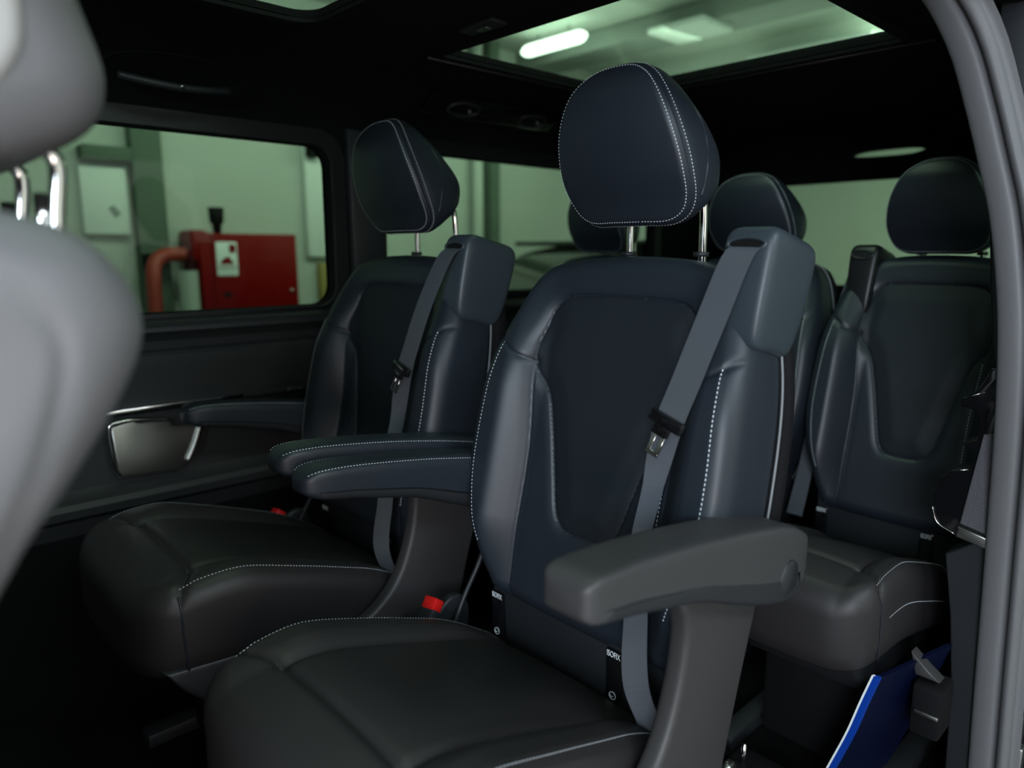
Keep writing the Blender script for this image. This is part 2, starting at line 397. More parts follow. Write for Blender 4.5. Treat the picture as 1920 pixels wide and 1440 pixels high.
# headrest -----------------------------------------------------------
ZH = 1.22
half_head = [(0.03, -0.117), (0.082, -0.116), (0.114, -0.101), (0.130, -0.072), (0.1335, -0.035), (0.128, 0.005), (0.115, 0.046), (0.094, 0.084), (0.067, 0.109), (0.03, 0.123)]
half_head = [(a*0.935, b) for a, b in half_head]
OUT_H = cr(mirror(half_head), 260, True)
def xh(s): return smi(s, [-0.13, -0.09, -0.04, 0.02, 0.07, 0.10, 0.13], [-0.352, -0.333, -0.305, -0.287, -0.284, -0.292, -0.312])
def head_frame(y, s, d):
    y, s, d = np.atleast_1d(y), np.atleast_1d(s), np.atleast_1d(d)
    return np.stack([xh(s)+d, y, ZH+s+0*d], 1)
def h_head(y, s): return 0.004-0.016*(y/0.13)**2
def back_head(y, s): return -smi(s, [-0.125, -0.10, -0.075, -0.045, 0.0, 0.05, 0.09, 0.13], [0.030, 0.070, 0.112, 0.142, 0.158, 0.136, 0.100, 0.050])
def build_headrest(seat):
    cs = corner_idx(OUT_H, [(-0.10, -0.105), (0.10, -0.105), (0.077, 0.093), (-0.077, 0.093)])
    r, rd = 0.012, 0.010
    wall = [(0.0020, .02), (0.0022, .03), (0.0002, .055), (-0.0015, .2), (-0.001, .45), (0.003, .65), (0.009, .8), (0.020, .91), (0.034, .97), (0.05, 1.0)]
    o = pad('headrest', OUT_H, cs, h_head, r, rd, back_head, wall, head_frame, [LEA], seat, nu=70, nv=70,
            cap=((.8, -.006), (.5, -.012), (.1, -.014)))
    L = np.vstack([OUT_H, OUT_H[:1]])
    rows = [surf_row(L, 0.0048, h_head, OUT_H, r, rd, head_frame, 0.0004)]
    T = frames(L); nrm = np.stack([T[:, 1], -T[:, 0]], 1)
    bb = h_head(L[:, 0], L[:, 1])-rd; dd = bb+(back_head(L[:, 0], L[:, 1])-bb)*0.075
    Q = L+nrm*0.0012
    P = head_frame(Q[:, 0], Q[:, 1], dd); n3 = np.stack([0*nrm[:, 0], nrm[:, 0], nrm[:, 1]], 1)
    rows.append((P, n3)); stitches('stitching', rows, o, 0.0032, 0.0022, 0.0014)
    for sgn in (1, -1):                       # raised seam arc on each side panel
        a = cr([(-0.362, 0.066), (-0.378, 0.035), (-0.378, -0.005), (-0.372, -0.045), (-0.366, -0.078)], 30)
        P = []
        for x, s in a:
            f = (xh(s)-x)/max(0.03, -back_head(0, s)); ww = np.interp(s, [b for _, b in half_head], [q for q, _ in half_head])
            ww += np.interp(f, [.1, .2, .45, .65, .8, .91], [.0003, .0015, .001, -.003, -.009, -.02])
            P.append((x, sgn*(ww+0.0002), ZH+s))
        tube('seam', np.array(P), 0.0021, LEA, o, 6)
    for sgn in (1, -1):
        p = cr(
               [(-0.452, sgn*0.0755, 1.00), (-0.450, sgn*0.0755, 1.06), (-0.449, sgn*0.0755, 1.12), (-0.441, sgn*0.0755, 1.155), (-0.40, sgn*0.0755, 1.18)], 16)
        q = tube('headrest_post', p, 0.0066, CHR, seat, 14); q['label'] = 'polished steel headrest post'
        c = np.array([-0.4465, sgn*0.0755, 1.052]); V, F = tube_geo([c, c+[0, 0, .008]], 0.013, 16); mesh_obj('post_collar', V, F, PLA, q)
    return o

# cushion ------------------------------------------------------------
half_cus = [(0.10, -0.252), (0.190, -0.250), (0.222, -0.235), (0.234, -0.19), (0.242, -0.08), (0.246, 0.05), (0.247, 0.17), (0.240, 0.25), (0.216, 0.302), (0.16, 0.328), (0.08, 0.336)]
OUT_C = cr(mirror(half_cus), 300, True)
def zc(x): return smi(x, [-0.27, -0.23, -0.13, -0.03, 0.055, 0.15, 0.22, 0.28, 0.36], [0.312, 0.333, 0.386, 0.425, 0.455, 0.484, 0.490, 0.484, 0.462])
def cus_frame(y, s, d): return np.stack([s+0*d, y+0*d, zc(s)+d], 1)
CR_LAT = [cr([(-0.232, 0.268), (-0.19, 0.240), (-0.150, 0.223), (-0.08, 0.220), (0.08, 0.220), (0.150, 0.223), (0.19, 0.240), (0.232, 0.268)], 60)]
CR_IN = both([(0.145, 0.224), (0.147, 0.12), (0.150, 0.0), (0.155, -0.12), (0.158, -0.25)])
CR_OUT = both([(0.218, 0.262), (0.224, 0.18), (0.226, 0.08), (0.223, -0.04), (0.216, -0.15), (0.205, -0.225)])
def h_cus(y, s):
    Q = np.stack([y, s], 1); a = np.abs(y)
    A = 0.014*smooth01((s+0.30)/0.22)*(1-smooth01((s-0.14)/0.12)*0.6)
    d = A*smooth01((a-0.14)/0.05)+0.006*(1-np.clip(a/0.15, 0, 1)**2)
    d -= groove(Q, CR_LAT, 0.009, 0.0050, 0.0022, 0.0045)
    d -= groove(Q, CR_IN, 0.009, 0.0050, 0.002, 0.0015)
    d -= groove(Q, CR_OUT, 0.004, 0.0008, 0.0014, 0.0018)
    return d
def build_cushion(seat):
    cs = corner_idx(OUT_C, [(-0.211, -0.243), (0.211, -0.243), (0.216, 0.302), (-0.216, 0.302)])
    wall = [(0.0, .25), (0.0, .6), (0.006, .85), (0.02, .97), (0.05, 1.0)]
    o = pad('seat_cushion', OUT_C, cs, h_cus, 0.036, 0.042, lambda y, s: -0.155+0*y+np.clip(.18-s, 0, 1)*0.10, wall, cus_frame, [CUS], seat, nu=150, nv=160)
    rows = [surf_row(L, 0.004 if k else -0.004, h_cus, OUT_C, 0.036, 0.042, cus_frame) for k, L in enumerate(CR_OUT)]
    stitches('stitching', rows, o, 0.0036, 0.0024, 0.0011)
    V, F = [], []
    for sgn in (1, -1):                     # vertical seam of the front corner
        p = cr([(0.266, sgn*0.224, 0.478), (0.266, sgn*0.2355, 0.455), (0.266, sgn*0.2375, 0.42), (0.262, sgn*0.237, 0.35)], 14)
        tube('corner_seam', p, 0.0016, LEA, o, 6)
    return o

def armrest(seat, y0, label=None, m_=None):
    """one tapering armrest; local x forward"""
    soft = m_ is None
    X = np.array([0.120, 0.117, 0.109, 0.094, 0.07, 0.03, -0.02, -0.10, -0.18, -0.26, -0.33, -0.375, -0.395, -0.402]) if soft else np.array([0.112, 0.110, 0.104, 0.092, 0.07, 0.03, -0.02, -0.10, -0.18, -0.26, -0.33, -0.375, -0.395, -0.402])
    top = np.interp(X, [-0.41, -0.39, -0.33, -0.214, -0.088, 0.016, 0.09, 0.115], [0.655, 0.664, 0.682, 0.705, 0.723, 0.735, 0.738, 0.734])
    bot = np.interp(X, [-0.41, -0.36, -0.304, -0.20, -0.094, 0.04, 0.115], [0.592, 0.556, 0.566, 0.603, 0.645, 0.676, 0.688])
    hw = np.array([.022, .029, .034, .036, .037, .037, .038, .039, .040, .040, .038, .034, .028, .016])
    if soft: hw = np.array([.010, .019, .027, .033, .036, .037, .038, .039, .040, .040, .038, .034, .028, .016])
    k = np.array([.25, .52, .76, .93, 1, 1, 1, 1, 1, 1, .95, .8, .6, .3]) if soft else np.array([.55, .76, .92, .99, 1, 1, 1, 1, 1, 1, .95, .8, .6, .3])
    rings = []
    n = 64; EX = 4.5 if soft else 8.0
    for x, t, b, w_, q in zip(X, top, bot, hw, k):
        c = (t+b)/2; hh = (t-b)/2*q
        e = sellipse(n, w_, hh, EX); rings.append(np.stack([np.full(n, x), y0+e[:, 0], c+e[:, 1]], 1))
    # densify along x
    R = np.array(rings); S = []
    for j in range(n): S.append(cr(R[:, j], 60))
    S = np.array(S).transpose(1, 0, 2)
    # a parting groove between the padded top and the lower shell
    P = S.copy(); cz = (P[:, :, 2].max(1)+P[:, :, 2].min(1))/2
    o = loft('armrest', list(P), m_ or LEA, seat)
    if label: o['label'] = label
    lo = []
    for i in range(4, len(S)-6):
        r = S[i]; tz = r[:, 2].max(); bz = r[:, 2].min(); m_ = (tz+bz)/2
        hh = (tz-bz)/2; lower = m_-hh*0.35
        q = r.copy(); q[:, 2] = np.minimum(q[:, 2], lower); q[:, 1] = y0+(q[:, 1]-y0)*1.012; q[:, 2] -= 0.0005
        lo.append(q)
    loft('lower_shell', lo, PLA, o)
    rows = []
    for sg in (1, -1):
        P = []
        for i in range(2, len(S)-8):
            r = S[i]; tz = r[:, 2].max(); hw_ = np.abs(r[:, 1]-y0).max(); cc = (tz+r[:, 2].min())/2; P.append((r[0, 0], y0+sg*hw_*0.84, cc+(tz-cc)*(1-0.84**EX)**(1/EX)+0.0002))
        P = np.array(P); rows.append((P+[0, sg*.0004, .0004], np.tile([0, sg*.5, 1.0], (len(P), 1))))
    if not label: stitches('stitching', rows, o, 0.0032, 0.0024, 0.0014)
    V, F = [], []
    # hinge cap on the outer face near the rear
    sg = 1 if y0 > 0 else -1
    c = np.array([-0.318, y0+sg*0.037, 0.607]); V, F = tube_geo([c, c+[0, sg*.004, 0]], [0.026, 0.024], 28)
    mesh_obj('hinge_cap', V, F, PLA, o)
    return o

def build_housing(seat, y0, side=1):
    """seat belt outlet box clipped on the shoulder"""
    rings = []; n = 40
    st = [(-.078, .010, .020), (-.077, .022, .040), (-.070, .030, .054), (-.05, .034, .062), (-.01, .038, .068), (0.04, .041, .071), (.075, .042, .071), (.090, .039, .066), (.098, .030, .054), (.101, .012, .025)]
    for s, a, b in st:
        e = sellipse(n, b, a, 7.0)
        c = back_frame(np.array([y0]), np.array([0.425+s]), np.array([-0.046]))[0]
        rings.append(c+np.outer(e[:, 0], NB)+np.outer(e[:, 1], [0, 1, 0]))
    R = np.array(rings); S = np.array([cr(R[:, j], 40) for j in range(n)]).transpose(1, 0, 2)
    o = loft('belt_housing', list(S), HOU, seat)
    # outlet: dark oval mouth with a rim, on the front upper inside corner
    c = back_frame(np.array([y0-side*0.002]), np.array([0.494]), np.array([0.0245]))[0]
    t = np.linspace(0, 2*PI, 28, endpoint=False)
    d1 = np.array([0, 1.0, 0]); d2 = ES
    ringp = c+np.outer(np.cos(t)*0.029, d1)+np.outer(np.sin(t)*0.010, d2)
    tube('slot_rim', np.vstack([ringp, ringp[:2]]), 0.0035, HOU, o, 8)
    V = [c+NB*0.0015]+[p+NB*0.0015 for p in ringp]; V2 = [v-NB*0.014 for v in V]
    F = [[0, i, i % 28+1] for i in range(1, 29)]
    mesh_obj('slot', np.array(V), F, DRK, o)
    return o

def ribbon(name, P, W, m_, parent, th=0.0014):
    P, W = np.asarray(P, float), np.asarray(W, float); T = frames(P)
    W = W-(W*T).sum(1)[:, None]*T; L = np.linalg.norm(W, axis=1)[:, None]; Wn = W/L; N = np.cross(T, Wn)
    rings = []
    for i in range(len(P)):
        rings.append(np.array([P[i]-W[i]/2-N[i]*th/2, P[i]+W[i]/2-N[i]*th/2, P[i]+W[i]/2+N[i]*th/2, P[i]-W[i]/2+N[i]*th/2]))
    bm_like = loft(name, rings, m_, parent); bm_like.data.set_sharp_from_angle(angle=math.radians(40)); return bm_like

def build_belt(seat, path=None, head=None):
    def at(y, s, d): return back_frame(np.array([y]), np.array([s]), np.array([d]))[0]
    ctl = [at(.223, .496, .016), at(.222, .468, .044), at(.212, .375, .066), at(.192, .29, .068), at(.170, .215, .062), at(.152, .12, .046), at(.147, .04, .046), at(.165, -.06, .052), at(.190, -.15, .060), np.array([-0.17, .212, .36]), np.array([-0.16, .225, .27])]
    if path: ctl = [np.array(p) for p in path]
    P = cr(ctl, 90); W = np.tile([0.0, 0.047, 0.0], (90, 1))
    for i in range(90):
        t = i/89; ang = np.interp(t, [0, .3, .45, .55, 1], [0.12, 0.15, 1.05, 1.15, 0.35])
        W[i] = np.array([-math.sin(ang)*.5, math.cos(ang), 0.0])*0.047
    o = ribbon('seat_belt', P, W, BELT, seat)
    # tongue: black plastic head over the webbing with a steel blade
    c = at(.173, .225, .072)
    if head: c = np.array(head)
    dn = -ES*0.9+np.array([0, -0.28, 0]); dn /= np.linalg.norm(dn)
    sd = np.cross(NB, dn); sd /= np.linalg.norm(sd); nn = np.cross(dn, sd)
    M4 = Matrix.Identity(4)
    for i in range(3): M4[i][0], M4[i][1], M4[i][2], M4[i][3] = sd[i], dn[i], nn[i], c[i]
    bm = bmesh.new()
    add_box(bm, (-.030, -.013, -.005), (.030, .006, .006), .004, 2, M4)
    add_box(bm, (-.016, .004, -.004), (.012, .020, .005), .003, 2, M4)
    g = bm_obj('belt_tongue', bm, GLO, o)
    bm = bmesh.new()
    for x0, x1 in ((-.012, -.005), (.003, .010)): add_box(bm, (x0, .018, -.001), (x1, .046, .0015), .0005, 1, M4)
    add_box(bm, (-.012, .043, -.001), (.010, .050, .0015), .0005, 1, M4)
    bo = bm_obj('tongue_blade', bm, CHR, o); bo['label'] = 'bright steel blade of the belt tongue'
    return o

def text_part(name, body, size, loc, rot, parent, m_):
    cu = bpy.data.curves.new(name, 'FONT'); cu.body = body; cu.size = size; cu.extrude = 0.0003; cu.align_x = 'CENTER'; cu.align_y = 'CENTER'
    cu.space_character = 1.0
    ob = bpy.data.objects.new(name+'_tmp', cu); C.objects.link(ob)
    dg = bpy.context.evaluated_depsgraph_get(); me = bpy.data.meshes.new_from_object(ob.evaluated_get(dg))
    bpy.data.objects.remove(ob); me.materials.clear(); me.materials.append(m_)
    o = bpy.data.objects.new(name, me); C.objects.link(o); o.parent = parent; o.location = loc; o.rotation_euler = rot; o.scale = (0.62, 1, 1); return o

def build_base(seat, full=True):
    # panel with the child-seat anchor openings, between cushion and backrest
    o = mesh_like = prism('anchor_panel', [(-0.232, 0.485), (-0.238, 0.40), (-0.250, 0.30), (-0.30, 0.30), (-0.30, 0.485)], 1, -0.215, 0.215, PLA, seat, 0.006)
    for y0 in (-0.198, 0.084):
        # recessed pocket: rim, dark mouth
        c = Vector((-0.234, y0, 0.375))
        box('anchor_slot', (c.x-.004, y0-.017, .335), (c.x+.0025, y0+.017, .425), GLO, o, 0.004)
        text_part('isofix_print', 'ISOFIX', 0.0150, (c.x+.0032, y0, .417), (PI/2, 0, PI/2), o, WHI)
        t = np.linspace(0, 2*PI, 24)
        rp = np.stack([np.full(24, c.x+.0035), y0+.0065*np.cos(t), .345+.0065*np.sin(t)], 1)
        tube('anchor_emblem', rp, 0.0007, WHI, o, 5)
        tt = np.linspace(.2, 1.6, 10); rp = np.stack([np.full(10, c.x+.0035), y0-.0015+.0035*np.cos(tt*2), .345+.0035*np.sin(-tt*2)+.001], 1)
        tube('anchor_emblem', rp, 0.0006, WHI, o, 5)
    # pedestal under the cushion
    box('pedestal', (-0.20, -0.13, 0.02), (0.15, 0.13, 0.30), DRK, seat, 0.02)
    for y0 in (-0.17, 0.17):
        box('floor_rail', (-0.26, y0-.025, 0.0), (0.24, y0+.025, 0.03), PLA, seat, 0.004)
    prism('cushion_pan', [(0.27, 0.31), (0.30, 0.355), (0.16, 0.345), (-0.22, 0.26), (-0.22, 0.22), (0.2, 0.24)], 1, -0.235, 0.235, PLA, seat, 0.01)
def build_side_shell(seat, sg):
    pts = cr([(-0.122, 0.640), (-0.130, 0.58), (-0.118, 0.50), (-0.082, 0.42), (-0.02, 0.37), (0.05, 0.345), (0.06, 0.30), (0.03, 0.22), (-0.12, 0.20), (-0.215, 0.24), (-0.245, 0.34), (-0.275, 0.44), (-0.315, 0.56), (-0.34, 0.60), (-0.28, 0.65)], 60, True)
    y0, y1 = (0.252, 0.284) if sg > 0 else (-0.284, -0.252)
    return prism('side_shell', [tuple(p) for p in pts], 1, y0, y1, PLW, seat, 0.010, 3)
def build_buckle(seat):
    # red-button buckle on a stalk, inner side of the seat
    M4 = Matrix.Translation((-0.126, -0.276, 0.382)) @ Matrix.Rotation(math.radians(-38), 4, 'Y') @ Matrix.Rotation(math.radians(8), 4, 'X')
    bm = bmesh.new(); add_box(bm, (-.013, -.018, -.055), (.013, .018, .015), .004, 2, M4)
    o = bm_obj('belt_buckle', bm, PLA, seat)
    bm = bmesh.new(); add_box(bm, (-.011, -.016, .012), (.013, .016, .036), .003, 2, M4)
    q = bm_obj('release_button', bm, RED, o); q['label'] = 'red release button'
    # lever strap beside it
    tube('recline_lever', cr([(-0.180, -0.268, 0.345), (-0.212, -0.270, 0.40), (-0.245, -0.270, 0.45), (-0.262, -0.262, 0.50)], 14), 0.005, PLA, seat, 10)
    prism('hinge_cover', [tuple(p) for p in cr([(-0.14, 0.32), (-0.155, 0.375), (-0.19, 0.40), (-0.225, 0.385), (-0.23, 0.33), (-0.19, 0.28)], 30, True)], 1, -0.300, -0.280, PLA, seat, 0.006)
    return o

LOC = (-0.62, -0.75, 0.0)
seat = empty('captain_seat', LOC)
tag(seat, 'black leather single seat nearest the open door, belt across its backrest', 'car seat', 'single seats of the middle row')
build_backrest(seat); build_headrest(seat); build_cushion(seat)
armL = armrest(seat, -0.285); armR = armrest(seat, 0.285, 'plain grey door-side armrest', ARM)
armL.location.z = -0.016
build_side_shell(seat, 1)
build_housing(seat, 0.225); build_belt(seat); build_base(seat); build_buckle(seat)
def children(o): return [c for c in bpy.data.objects if c.parent is o]
def copy_tree(o, parent=None, skip=()):
    c = o.copy(); C.objects.link(c); c.parent = parent
    for ch in children(o):
        if ch.name.split('.')[0] in skip: continue
        copy_tree(ch, c, skip)
    return c
far = copy_tree(seat); far.location = (-0.62, -1.405, 0.0)
tag(far, 'black leather single seat beside the far windows, seen past the nearest seat', 'car seat')
for ch in children(far):
    if ch.name.startswith('seat_cushion') or ch.name.startswith('cushion_pan'): ch.location.z += 0.022
    if ch.name.startswith('side_shell'): ch.location.x -= 0.04
    if ch.name.startswith('armrest') and ch.data is armL.data: ch.location = (-0.05, 0, -0.022)
    if ch.name.startswith('armrest') and ch.data is armR.data:
        for g in children(ch): bpy.data.objects.remove(g)
        bpy.data.objects.remove(ch)
c_arm = copy_tree(armL, far); c_arm.location = (0, 0.57, 0.0)
rear_lab = ['rear-row leather seat beside the door pillar, insert and cushion in view', 'rear-row middle leather seat, headrest showing right of the nearest seat headrest', 'rear-row far seat, dark headrest peeping out below left of the nearest seat headrest']
for k, yy in enumerate((-0.560, -1.025, -1.575)):
    s_ = empty('bench_seat', (-1.53, yy, 0.0)); s_.scale = (1, 0.86, 1)
    tag(s_, rear_lab[k], 'car seat', 'seats of the rear row')
    for ch in children(seat):
        if ch.name.split('.')[0] in ('armrest', 'side_shell', 'belt_buckle', 'recline_lever', 'hinge_cover', 'belt_housing', 'seat_belt'): continue
        c = copy_tree(ch, s_)
        if ch.name == 'headrest':
            c.scale = (1, (1.03, 1.14, 1.03)[k], 0.87); c.location.z = 0.097
        if ch.name == 'cushion_pan' and k == 0: c.scale = (1, 0.6, 1)
        if ch.name == 'seat_cushion' and k == 0:
            c.scale = (1, 0.76, 1); pts = cr([(0.245, 0), (0.15, 0), (0.0, 0), (-0.19, 0)], 60)[:, 0]
            P = np.stack([pts, np.interp(pts, [-.25, -.1, .05, .25], [.241, .247, .2515, .246]), zc(pts)-0.062], 1)
            stitches('stitching', [(P, np.tile([0, 1.0, 0.1], (60, 1)))], c, 0.0036, 0.0024, 0.0016)
    if k == 0:
        hs = build_housing(s_, -0.185); hs.location = (0, 0, -0.018)
        for q in [hs]+children(hs): q.data.materials.clear(); q.data.materials.append(GLD)
        build_belt(s_, [(-0.375, -0.185, 1.06), (-0.365, -0.205, 1.03), (-0.335, -0.258, .82), (-0.305, -0.266, .70), (-0.285, -0.268, .60), (-0.26, -0.270, .50), (-0.22, -0.272, .39)], (-0.290, -0.262, 0.725))

# ------------------------------------------------------------------ van shell (setting)
def struct(o): o['kind'] = 'structure'; return o
def rrect(x0, y0, x1, y1, r, n=6):
    P = []
    for cx, cy, a0 in ((x1-r, y1-r, 0), (x0+r, y1-r, 90), (x0+r, y0+r, 180), (x1-r, y0+r, 270)):
        for k in range(n+1):
            a = math.radians(a0+90*k/n); P.append((cx+r*math.cos(a), cy+r*math.sin(a)))
    return P
def plate(name, outer, holes, axis, lo, hi, m_, parent=None):
    """flat plate with holes, given thickness"""
    bm = bmesh.new()
    def P(p, c): return {0: (c, p[0], p[1]), 1: (p[0], c, p[1]), 2: (p[0], p[1], c)}[axis]
    es = []
    for loop in [outer]+holes:
        vs = [bm.verts.new(P(p, lo)) for p in loop]
        es += [bm.edges.new((vs[i], vs[(i+1) % len(vs)])) for i in range(len(vs))]
    bmesh.ops.triangle_fill(bm, use_beauty=True, edges=es)
    r = bmesh.ops.extrude_face_region(bm, geom=bm.faces[:])
    d = [0, 0, 0]; d[axis] = hi-lo
    bmesh.ops.translate(bm, vec=d, verts=[g for g in r['geom'] if isinstance(g, bmesh.types.BMVert)])
    return bm_obj(name, bm, m_, parent, angle=50)
def extr_x(name, prof, x0, x1, m_, parent=None, angle=35):
    prof = np.asarray(prof); rings = [np.stack([np.full(len(prof), x), prof[:, 0], prof[:, 1]], 1) for x in (x0, x1)]
    o = loft(name, rings, m_, parent, closed_ring=False, caps=False); o.data.set_sharp_from_angle(angle=math.radians(angle)); return o
XF, XR = 0.9, -2.92
struct(box('floor', (XR, -1.92, -0.06), (XF, -0.24, 0.0), CARP))
ceil = struct(plate('ceiling', [(XR, -1.60), (XF, -1.60), (XF, -0.50), (XR, -0.50)],
    [rrect(-1.815, -1.462, -1.142, -0.655, 0.012), rrect(-0.795, -1.455, 0.35, -0.655, 0.05)], 2, 1.53, 1.546, HEAD))
# far side wall: upper frame with two window openings, lower trim card
wl = struct(plate('wall_far', [(XR, 0.90), (XF, 0.90), (XF, 1.42), (XR, 1.42)],
    [rrect(-1.062, 0.912, -0.02, 1.349, 0.055), rrect(-2.60, 0.925, -1.24, 1.362, 0.055)], 1, -1.925, -1.88, HEAD))
for k, (a, b, c, d) in enumerate(((-1.075, 0.90, -0.01, 1.36), (-2.61, 0.915, -1.23, 1.37))):
    struct(box('window_%d' % (k+1), (a, -1.912, b), (c, -1.906, d), GLS))
fr = plate('window_surround', rrect(-1.105, 0.875, 0.03, 1.392, 0.085), [rrect(-1.064, 0.910, -0.018, 1.351, 0.057)], 1, -1.882, -1.868, GLD, wl)
fr = plate('window_surround', rrect(-2.64, 0.885, -1.20, 1.402, 0.085), [rrect(-2.602, 0.923, -1.238, 1.364, 0.057)], 1, -1.882, -1.868, GLD, wl)
struct(extr_x('trim_1', cr([(-1.885, 1.375), (-1.86, 1.41), (-1.80, 1.45), (-1.70, 1.495), (-1.60, 1.522), (-1.54, 1.531)], 14), XR, XF, HEAD))
card = [(-1.90, 0.905), (-1.872, 0.902), (-1.835, 0.893), (-1.822, 0.882), (-1.822, 0.872), (-1.845, 0.862), (-1.862, 0.845), (-1.868, 0.826), (-1.850, 0.820), (-1.843, 0.812), (-1.846, 0.78), (-1.858, 0.72), (-1.858, 0.692), (-1.853, 0.688), (-1.853, 0.680), (-1.868, 0.672), (-1.875, 0.62), (-1.875, 0.51), (-1.86, 0.495), (-1.842, 0.487), (-1.832, 0.475), (-1.836, 0.455), (-1.86, 0.44), (-1.875, 0.40)]
tc_ = struct(extr_x('trim_2', card, XR, XF, CARDM, None, 25))
struct(extr_x('trim_10', [(-1.875, 0.402), (-1.880, 0.30), (-1.882, 0.0)], XR, XF, CARP))
struct(prism('trim_11', [(0.86, 0.0), (0.86, 0.55), (0.70, 0.80), (0.62, 0.93), (0.70, 0.98), (0.90, 0.98), (0.94, 0.0)], 1, -1.88, -0.30, DRK, None, 0.02))
box('chrome_strip', (-0.76, -1.862, 0.681), (-0.36, -1.842, 0.693), CHR, tc_, 0.003)
box('chrome_strip', (-0.93, -1.860, 0.681), (-0.885, -1.847, 0.689), SAT, tc_, 0.003)
for z_, a, b in ((0.705, -1.72, -1.50), (0.665, -1.72, -1.50), (0.623, -1.70, -1.50)):
    box('satin_strip', (a, -1.862, z_-.006), (b, -1.845, z_+.006), SAT, tc_, 0.003)
# metal cover plate low on the far trim
pl = prism('speaker_cover', [(-0.440, 0.652), (-0.446, 0.534), (-0.455, 0.524), (-0.59, 0.518), (-0.612, 0.530), (-0.650, 0.622), (-0.628, 0.628), (-0.58, 0.636), (-0.572, 0.652), (-0.50, 0.655), (-0.49, 0.662)], 1, -1.878, -1.852, SAT, tc_, 0.005)
q = tube('cover_rim', cr([(-0.452, -1.851, 0.528), (-0.440, -1.851, 0.56), (-0.436, -1.851, 0.65), (-0.46, -1.851, 0.662), (-0.50, -1.851, 0.662), (-0.575, -1.851, 0.650)], 30), 0.0045, CHR, pl, 8)
tube('cover_rim', cr([(-0.645, -1.851, 0.625), (-0.626, -1.851, 0.575), (-0.605, -1.851, 0.535)], 12), 0.008, SAT, pl, 8)
# B-pillar trim standing between the two far windows
struct(prism('trim_3', [(-1.105, 1.40), (-1.112, 0.88), (-1.225, 0.88), (-1.205, 1.40)], 1, -1.878, -1.845, PLA, None, 0.01))
LENS = cr([(-.145, 0), (-.10, .010), (0.0, .013), (.10, .011), (.15, 0.0), (.10, -.011), (0, -.012), (-.10, -.009)], 36, True)
# rear wall with the tailgate glass
struct(plate('wall_rear', [(-1.92, 0.0), (-0.28, 0.0), (-0.28, 1.30), (-0.42, 1.53), (-1.78, 1.53), (-1.92, 1.38)],
    [rrect(-1.70, 0.93, -0.46, 1.328, 0.05), [(-1.075+a*.92, 1.420+b*1.15) for a, b in LENS]], 0, -2.95, -2.90, HEAD))
struct(box('window_3', (-2.935, -1.72, 0.91), (-2.930, -0.44, 1.345), GLS))
# near side: roof rail, rear quarter with its window
struct(extr_x('trim_4', cr([(-0.300, 1.455), (-0.36, 1.452), (-0.44, 1.478), (-0.50, 1.505), (-0.56, 1.531)], 12), XR, XF, HEAD))
struct(plate('wall_near', [(XR, 0.0), (-1.47, 0.0), (-1.47, 1.46), (XR, 1.46)], [rrect(-2.70, 0.93, -1.62, 1.37, 0.05)], 1, -0.315, -0.275, PLA))
struct(plate('trim_12', [(XR, 0.0), (-1.47, 0.0), (-1.47, 1.46), (XR, 1.46)], [rrect(-2.70, 0.93, -1.62, 1.37, 0.05)], 1, -0.274, -0.262, BODY))
struct(box('window_4', (-2.72, -0.291, 0.915), (-1.60, -0.286, 1.385), GLS))
struct(box('window_5', (-1.84, -1.49, 1.549), (-1.11, -0.63, 1.554), GLT))
struct(box('window_6', (-0.82, -1.49, 1.549), (0.38, -0.63, 1.554), GLT))
struct(prism('trim_5', [(-1.93, 1.42), (-1.84, 1.50), (-1.58, 1.565), (-0.54, 1.565), (-0.33, 1.53), (-0.27, 1.47), (-0.29, 1.465), (-0.36, 1.50), (-0.52, 1.548), (-1.60, 1.548), (-1.82, 1.48), (-1.92, 1.41)], 0, XR, -1.86, BODY))
struct(box('trim_6', (-1.105, -1.58, 1.548), (-0.825, -0.54, 1.562), BODY))
# recessed sun-roof frames
for (a, b, c, d) in ((-1.815, -1.462, -1.142, -0.655), (-0.795, -1.455, 0.35, -0.655)):
    o = plate('roof_frame', rrect(a-.028, b-.028, c+.028, d+.028, .03), [rrect(a+.0, b+.0, c-.0, d-.0, .012 if a < -1 else .05)], 2, 1.522, 1.532, DRK, ceil)
tube('roof_bead', np.array([(-1.846, -1.49, 1.522), (-1.846, -0.60, 1.522)]), 0.0035, PLA, ceil, 8)
tube('roof_bead', np.array([(-1.12, -1.492, 1.522), (-1.84, -1.492, 1.522)]), 0.0030, PLA, ceil, 8)

# ------------------------------------------------------------------ door opening: seal, pillar trim, jamb
pl_ = [(-1.432, -0.262, -0.32), (-1.430, -0.279, 0.04), (-1.428, -0.287, 0.25), (-1.420, -0.295, 0.52), (-1.396, -0.300, 0.77), (-1.383, -0.308, 0.92), (-1.378, -0.320, 1.02), (-1.372, -0.338, 1.12), (-1.358, -0.359, 1.204), (-1.338, -0.38, 1.287), (-1.308, -0.40, 1.363), (-1.262, -0.425, 1.428), (-1.18, -0.44, 1.462), (-1.02, -0.445, 1.475), (-0.6, -0.445, 1.478), (0.6, -0.445, 1.478)]
path = cr(pl_, 120); T = frames(path); lat, nrm = [], []
for i in range(120):
    l = np.array([0.10, 1.0, 0.0]); 
    l = l-(l@T[i])*T[i]; l /= np.linalg.norm(l); n_ = np.cross(T[i], l); n_ *= np.sign(n_@np.array([1, 0, -0.6])) or 1
    lat.append(l); nrm.append(n_)
prof = np.array([(-.004, -.012), (-.003, .002), (.004, .009), (.018, .012), (.031, .011), (.036, .006), (.037, -.004), (.040, -.004), (.042, .006), (.049, .013), (.056, .011), (.060, .003), (.061, -.006), (.072, -.010)])
prof = np.vstack([cr(prof, 40), ])
seal = sweep('door_seal', prof, path, lat, nrm, RUB)
